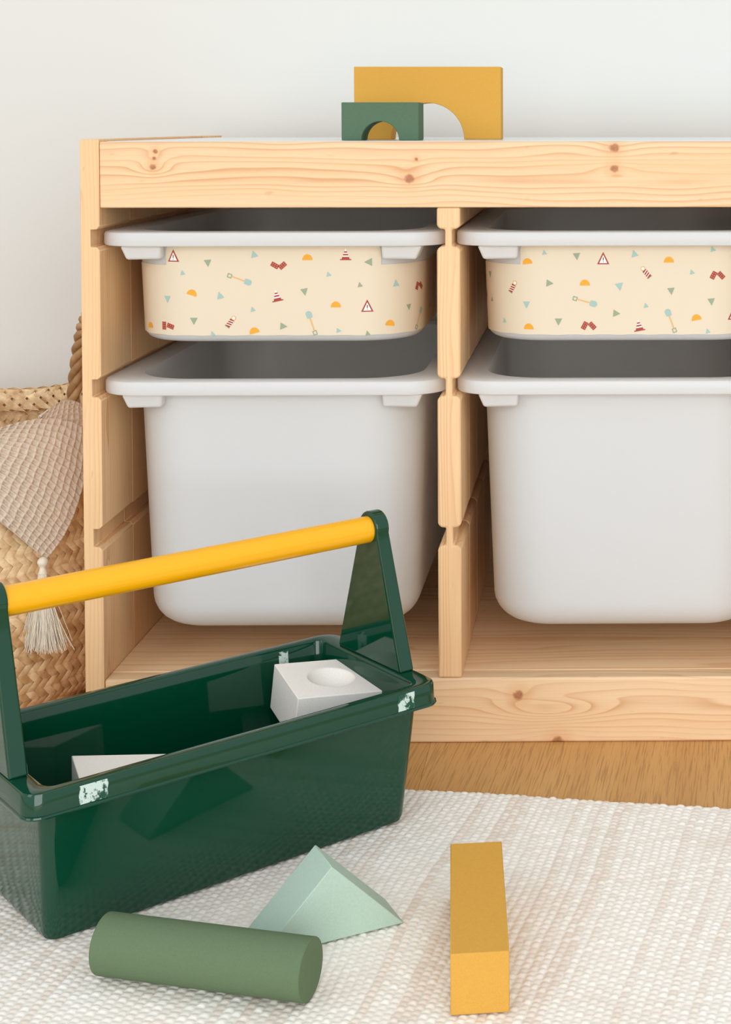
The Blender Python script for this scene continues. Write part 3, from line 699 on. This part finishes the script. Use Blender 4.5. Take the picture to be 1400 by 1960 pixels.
def surf_b(th, k, off):
    z = zt[k] + rimlift(th) * (zt[k] / 25.3) ** 4
    dz = np.gradient(zt)[k]; dr = np.gradient(rt_)[k]; L = np.hypot(dz, dr); nr, nzv = dz / L, -dr / L
    rr_ = rt_[k] + off * nr
    return np.stack([BC[0] + rr_ * np.cos(th), BC[1] + rr_ * np.sin(th), z + off * nzv], -1)
idx = np.arange(121)
def strip(sign, i):
    th = i * dth + sign * dphi_dt
    m = (2 * dphi_dt / dth) % 4                        # index of the strip being crossed
    wv = np.clip(1.5 * np.sin(np.pi / 2 * m), -1, 1) * 0.085 * sign
    half = wid / 2 / rt_ * 0.7071; rows = []
    for (c, dn) in ((-1, -0.035), (-0.55, 0.02), (0.55, 0.02), (1, -0.035)):
        # shift sideways, perpendicular to the strip, along the surface
        t2 = np.clip(idx - sign * c * (wid / 2 * 0.7071) / (arc[-1] / 120), 0, 120)
        z = np.interp(t2, idx, zt); r = np.interp(t2, idx, rt_); thc = th + c * half
        lift = rimlift(((thc + np.pi) % (2 * np.pi)) - np.pi) * (z / 25.3) ** 4
        o_ = wv + dn
        rows.append(np.stack([BC[0] + (r + o_) * np.cos(thc), BC[1] + (r + o_) * np.sin(thc), z + lift], -1))
    V = np.stack(rows, 1).reshape(-1, 3); Fc = [(k * 4 + c, k * 4 + c + 1, (k + 1) * 4 + c + 1, (k + 1) * 4 + c) for k in range(120) for c in range(3)]
    part('strip', V, Fc, M_straw, basket, smooth=60, fix=False)
for i in range(NS):
    strip(1, i); strip(-1, i)
# folded border: diagonal strips lapped over the edge, outside and inside
NB = 56
for i in range(NB):
    for sgn in (1, -1):
        th0 = 2 * math.pi * i / NB; V = []
        for k in range(13):
            t = k / 12; a = math.pi * t                # outside -> over -> inside
            dz = 2.6 * (2 * t - 1); depth = 2.6 * abs(2 * t - 1)
            zr = -2.4 * max(0, abs(2 * t - 1) - 0.12) + 0.16 * (1 - abs(2 * t - 1))
            ro_ = (0.30 + 0.10 * math.sin(7 * t + i)) * math.cos(a) * 1.2 if abs(2 * t - 1) < 0.5 else math.copysign(0.34, math.cos(a)) * (1 if sgn > 0 else 1.25)
            th = th0 + sgn * (t - 0.5) * 0.44
            for c in (-1, 0, 1):
                thc = th + c * 0.052; z = 25.3 + float(rimlift(((thc + math.pi) % (2 * math.pi)) - math.pi)) + zr + sgn * c * -0.12
                r = 16.0 + ro_ + (0.06 if c == 0 else 0) * math.copysign(1, math.cos(a))
                V.append((BC[0] + r * math.cos(thc), BC[1] + r * math.sin(thc), z))
        Fc = [(k * 3 + c, k * 3 + c + 1, (k + 1) * 3 + c + 1, (k + 1) * 3 + c) for k in range(12) for c in range(2)]
        part('border_strip', V, Fc, M_straw, basket, smooth=60, fix=False)
n = 40; v = [(BC[0] + 16.6 * math.cos(2 * math.pi * i / n), BC[1] + 16.6 * math.sin(2 * math.pi * i / n), z) for z in (0.02, 0.5) for i in range(n)]
f = [tuple(range(n))[::-1], tuple(range(n, 2 * n))] + [(i, (i + 1) % n, n + (i + 1) % n, n + i) for i in range(n)]
part('basket_base', v, f, M_straw, basket)
def bez(P, t):
    P = [np.asarray(p, float) for p in P]
    while len(P) > 1: P = [a * (1 - t) + b * t for a, b in zip(P[:-1], P[1:])]
    return P[0]
hp = [(-10.3, 28.2, 22.0), (-9.9, 28.0, 27.0), (-9.3, 27.4, 34.5), (-6.0, 23.5, 39.0), (-4.6, 19.0, 34.0), (-4.3, 17.5, 22.0)]
for s in range(3):
    pts = []
    for k in range(91):
        t = k / 90; p = bez(hp, t); tn = bez(hp, min(1, t + 0.01)) - bez(hp, max(0, t - 0.01)); tn /= np.linalg.norm(tn)
        a = np.cross(tn, (0.3, -0.9, 0.1)); a /= np.linalg.norm(a); b = np.cross(tn, a); w_ = 2 * math.pi * (t * 6.0 + s / 3)
        pts.append(p + 0.38 * (math.cos(w_) * a + math.sin(w_) * b))
    v, f = tube(pts, 0.40, 8); part('handle_strand', v, f, M_rope, basket, smooth=60)

# ------------------------------------------------------------------ waffle cloth hanging from the basket
CZ = np.array([0., 4., 9., 14., 19., 22., 24.5, 27., 29., 31., 33.]); CR = np.array([18.2, 19.4, 20.0, 19.8, 19.0, 18.2, 17.3, 15.4, 12.6, 8.0, 1.0])
def hit(u, v, off=0.0):
    """where the pixel's ray meets the swollen shape of the basket that the cloth lies on"""
    d = px_dir(u, v); lo = (np.full(d.shape[:-1], -8.0) - CAM[1]) / d[..., 1]
    t = lo.copy(); done = np.zeros(t.shape, bool)
    for _ in range(420):
        P = CAM + d * t[..., None]; r = np.hypot(P[..., 0] - BC[0], P[..., 1] - BC[1])
        ins = r <= np.interp(P[..., 2], CZ, CR) + off
        done |= ins; t = np.where(done, t, t + 0.1)
    return CAM + d * t[..., None]
def grid_patch(C, na, nb):
    C = np.array(C, float); a = np.linspace(0, 1, na); b = np.linspace(0, 1, nb)
    def bern(t, n): return np.stack([math.comb(n, i) * t ** i * (1 - t) ** (n - i) for i in range(n + 1)], -1)
    return np.einsum('ai,bj,jik->abk', bern(a, C.shape[1] - 1), bern(b, C.shape[0] - 1), C)
def waffle(C, na, nb, ca, cb, off, seed, amp=0.34, sub=9):
    uv = grid_patch(C, 46, 46); P = hit(uv[..., 0], uv[..., 1], off)
    for _ in range(5):                                     # relax the draped sheet
        P[1:-1, 1:-1] = 0.5 * P[1:-1, 1:-1] + 0.125 * (P[2:, 1:-1] + P[:-2, 1:-1] + P[1:-1, 2:] + P[1:-1, :-2])
    NA, NB_ = ca * sub + 1, cb * sub + 1
    ia = np.linspace(0, 45, NA); ib = np.linspace(0, 45, NB_)
    k = np.clip(ia.astype(int), 0, 44); fa = (ia - k)[:, None, None]; l = np.clip(ib.astype(int), 0, 44); fb = (ib - l)[None, :, None]
    Q = (P[k][:, l] * (1 - fa) + P[k + 1][:, l] * fa) * (1 - fb) + (P[k][:, l + 1] * (1 - fa) + P[k + 1][:, l + 1] * fa) * fb
    for _ in range(6):
        Q[1:-1, 1:-1] = 0.25 * (Q[2:, 1:-1] + Q[:-2, 1:-1] + Q[1:-1, 2:] + Q[1:-1, :-2])
    da = np.gradient(Q, axis=0); db = np.gradient(Q, axis=1); N = np.cross(da, db); N /= np.linalg.norm(N, axis=-1, keepdims=True) + 1e-9
    view = CAM - Q; N *= np.sign((N * view).sum(-1, keepdims=True))
    A_, B_ = np.meshgrid(np.linspace(0, ca, NA), np.linspace(0, cb, NB_), indexing='ij')
    r = np.random.default_rng(seed)
    ja = np.interp(A_, np.arange(ca + 2), np.cumsum(np.full(ca + 2, 1.0)) - 1); 
    A2 = A_ + 0.07 * np.sin(B_ * 1.7 + 2 * np.sin(A_ * .6)); B2_ = B_ + 0.07 * np.sin(A_ * 1.9 + np.sin(B_ * .7))
    ridge = np.maximum(np.abs(np.cos(np.pi * A2)) ** 3.5, np.abs(np.cos(np.pi * B2_)) ** 3.5)
    D = amp * (ridge - 0.5) + 0.03 * (r.random(ridge.shape) - 0.5)
    Q = Q + N * D[..., None]
    back = Q - N * 0.22
    V = np.concatenate([Q.reshape(-1, 3), back.reshape(-1, 3)]); h = NA * NB_; Fc = []
    i, j = np.meshgrid(np.arange(NA - 1), np.arange(NB_ - 1), indexing='ij'); a = (i * NB_ + j).ravel()
    q1 = np.stack([a, a + 1, a + NB_ + 1, a + NB_], -1); Fc = q1.tolist() + (q1[:, ::-1] + h).tolist()
    ring = np.concatenate([np.arange(NA) * NB_, (NA - 1) * NB_ + np.arange(1, NB_), np.arange(NA - 2, -1, -1) * NB_ + NB_ - 1, np.arange(NB_ - 2, 0, -1)])
    for x, y in zip(ring, np.roll(ring, -1)): Fc.append((int(x), int(y), int(y + h), int(x + h)))
    return V, Fc
tipw = hit(np.array(82.0), np.array(1078.0), 0.5)
g_ = NG('beige_waffle_cotton'); P = g_.pos()
g_.p(Base_Color=g_.mix(g_.noise(P, 240, 3), srgb(204, 186, 166), srgb(230, 215, 198)), Roughness=0.95, Specular_IOR_Level=0.1, Sheen_Weight=0.2); g_.bump(g_.noise(P, 1100, 3), 0.6, 0.0012); M_cloth = g_.m
cloth = thing('waffle_cloth', tipw, 'beige waffle-weave cloth with a tassel corner hanging out of the basket', 'cloth')
C_main = [[(86, 1070), (20, 1012), (-120, 905)], [(158, 1000), (62, 905), (-80, 850)], [(172, 832), (112, 772), (-30, 832)]]
v, f = waffle(C_main, 0, 0, 16, 20, 0.35, 1); part('cloth_panel', v, f, M_cloth, cloth, smooth=180, fix=False)
C_fold = [[(176, 845), (110, 850), (58, 835)], [(172, 790), (112, 780), (66, 812)], [(166, 785), (128, 742), (78, 800)]]
v, f = waffle(C_fold, 0, 0, 10, 7, -0.3, 2, amp=0.16); part('cloth_fold', v, f, M_cloth, cloth, smooth=180, fix=False)
g_ = NG('cream_tassel_yarn'); P = g_.pos(); g_.p(Base_Color=g_.mix(g_.noise(P, 300, 2), srgb(214, 202, 180), srgb(238, 230, 214)), Roughness=0.7, Sheen_Weight=0.2); M_yarn = g_.m
kn_loops = []
for k in range(13):
    z = tipw[2] + 0.55 - 1.5 * k / 12; r = [0.12, .3, .42, .47, .47, .42, .34, .27, .26, .30, .34, .38, .40][k]
    kn_loops.append([(tipw[0] + r * math.cos(2 * math.pi * i / 16), tipw[1] + r * math.sin(2 * math.pi * i / 16), z) for i in range(16)])
v, f = loft(kn_loops, True, True); part('tassel_knot', v, f, M_yarn, cloth, smooth=60)
V = []; Fc = []; rr2 = random.Random(4)
for k in range(330):
    a = rr2.uniform(0, 2 * math.pi); q = math.sqrt(rr2.random()); L = rr2.uniform(6.0, 7.0); sp = q * (2.2 if rr2.random() < 0.93 else 2.9)
    x0_, y0_ = 0.33 * q * math.cos(a), 0.33 * q * math.sin(a); ex, ey = sp * math.cos(a) + 0.1, 0.32 * sp * math.sin(a); bend = rr2.uniform(-0.3, 0.3)
    pts = []
    for j in range(8):
        t = j / 7; e = t ** 1.25
        pts.append((tipw[0] + x0_ + (ex - x0_) * e + bend * math.sin(math.pi * t) * 0.6 + rr2.uniform(-.03, .03), tipw[1] + y0_ + (ey - y0_) * e - 0.15, tipw[2] - 0.9 - L * t))
    vv, ff = tube(pts, 0.032, 4, False); b0 = len(V); V += vv; Fc += [tuple(b0 + i for i in q2) for q2 in ff]
fr = part('tassel_fringe', V, Fc, M_yarn, cloth, smooth=80, fix=False); fr['kind'] = 'stuff'
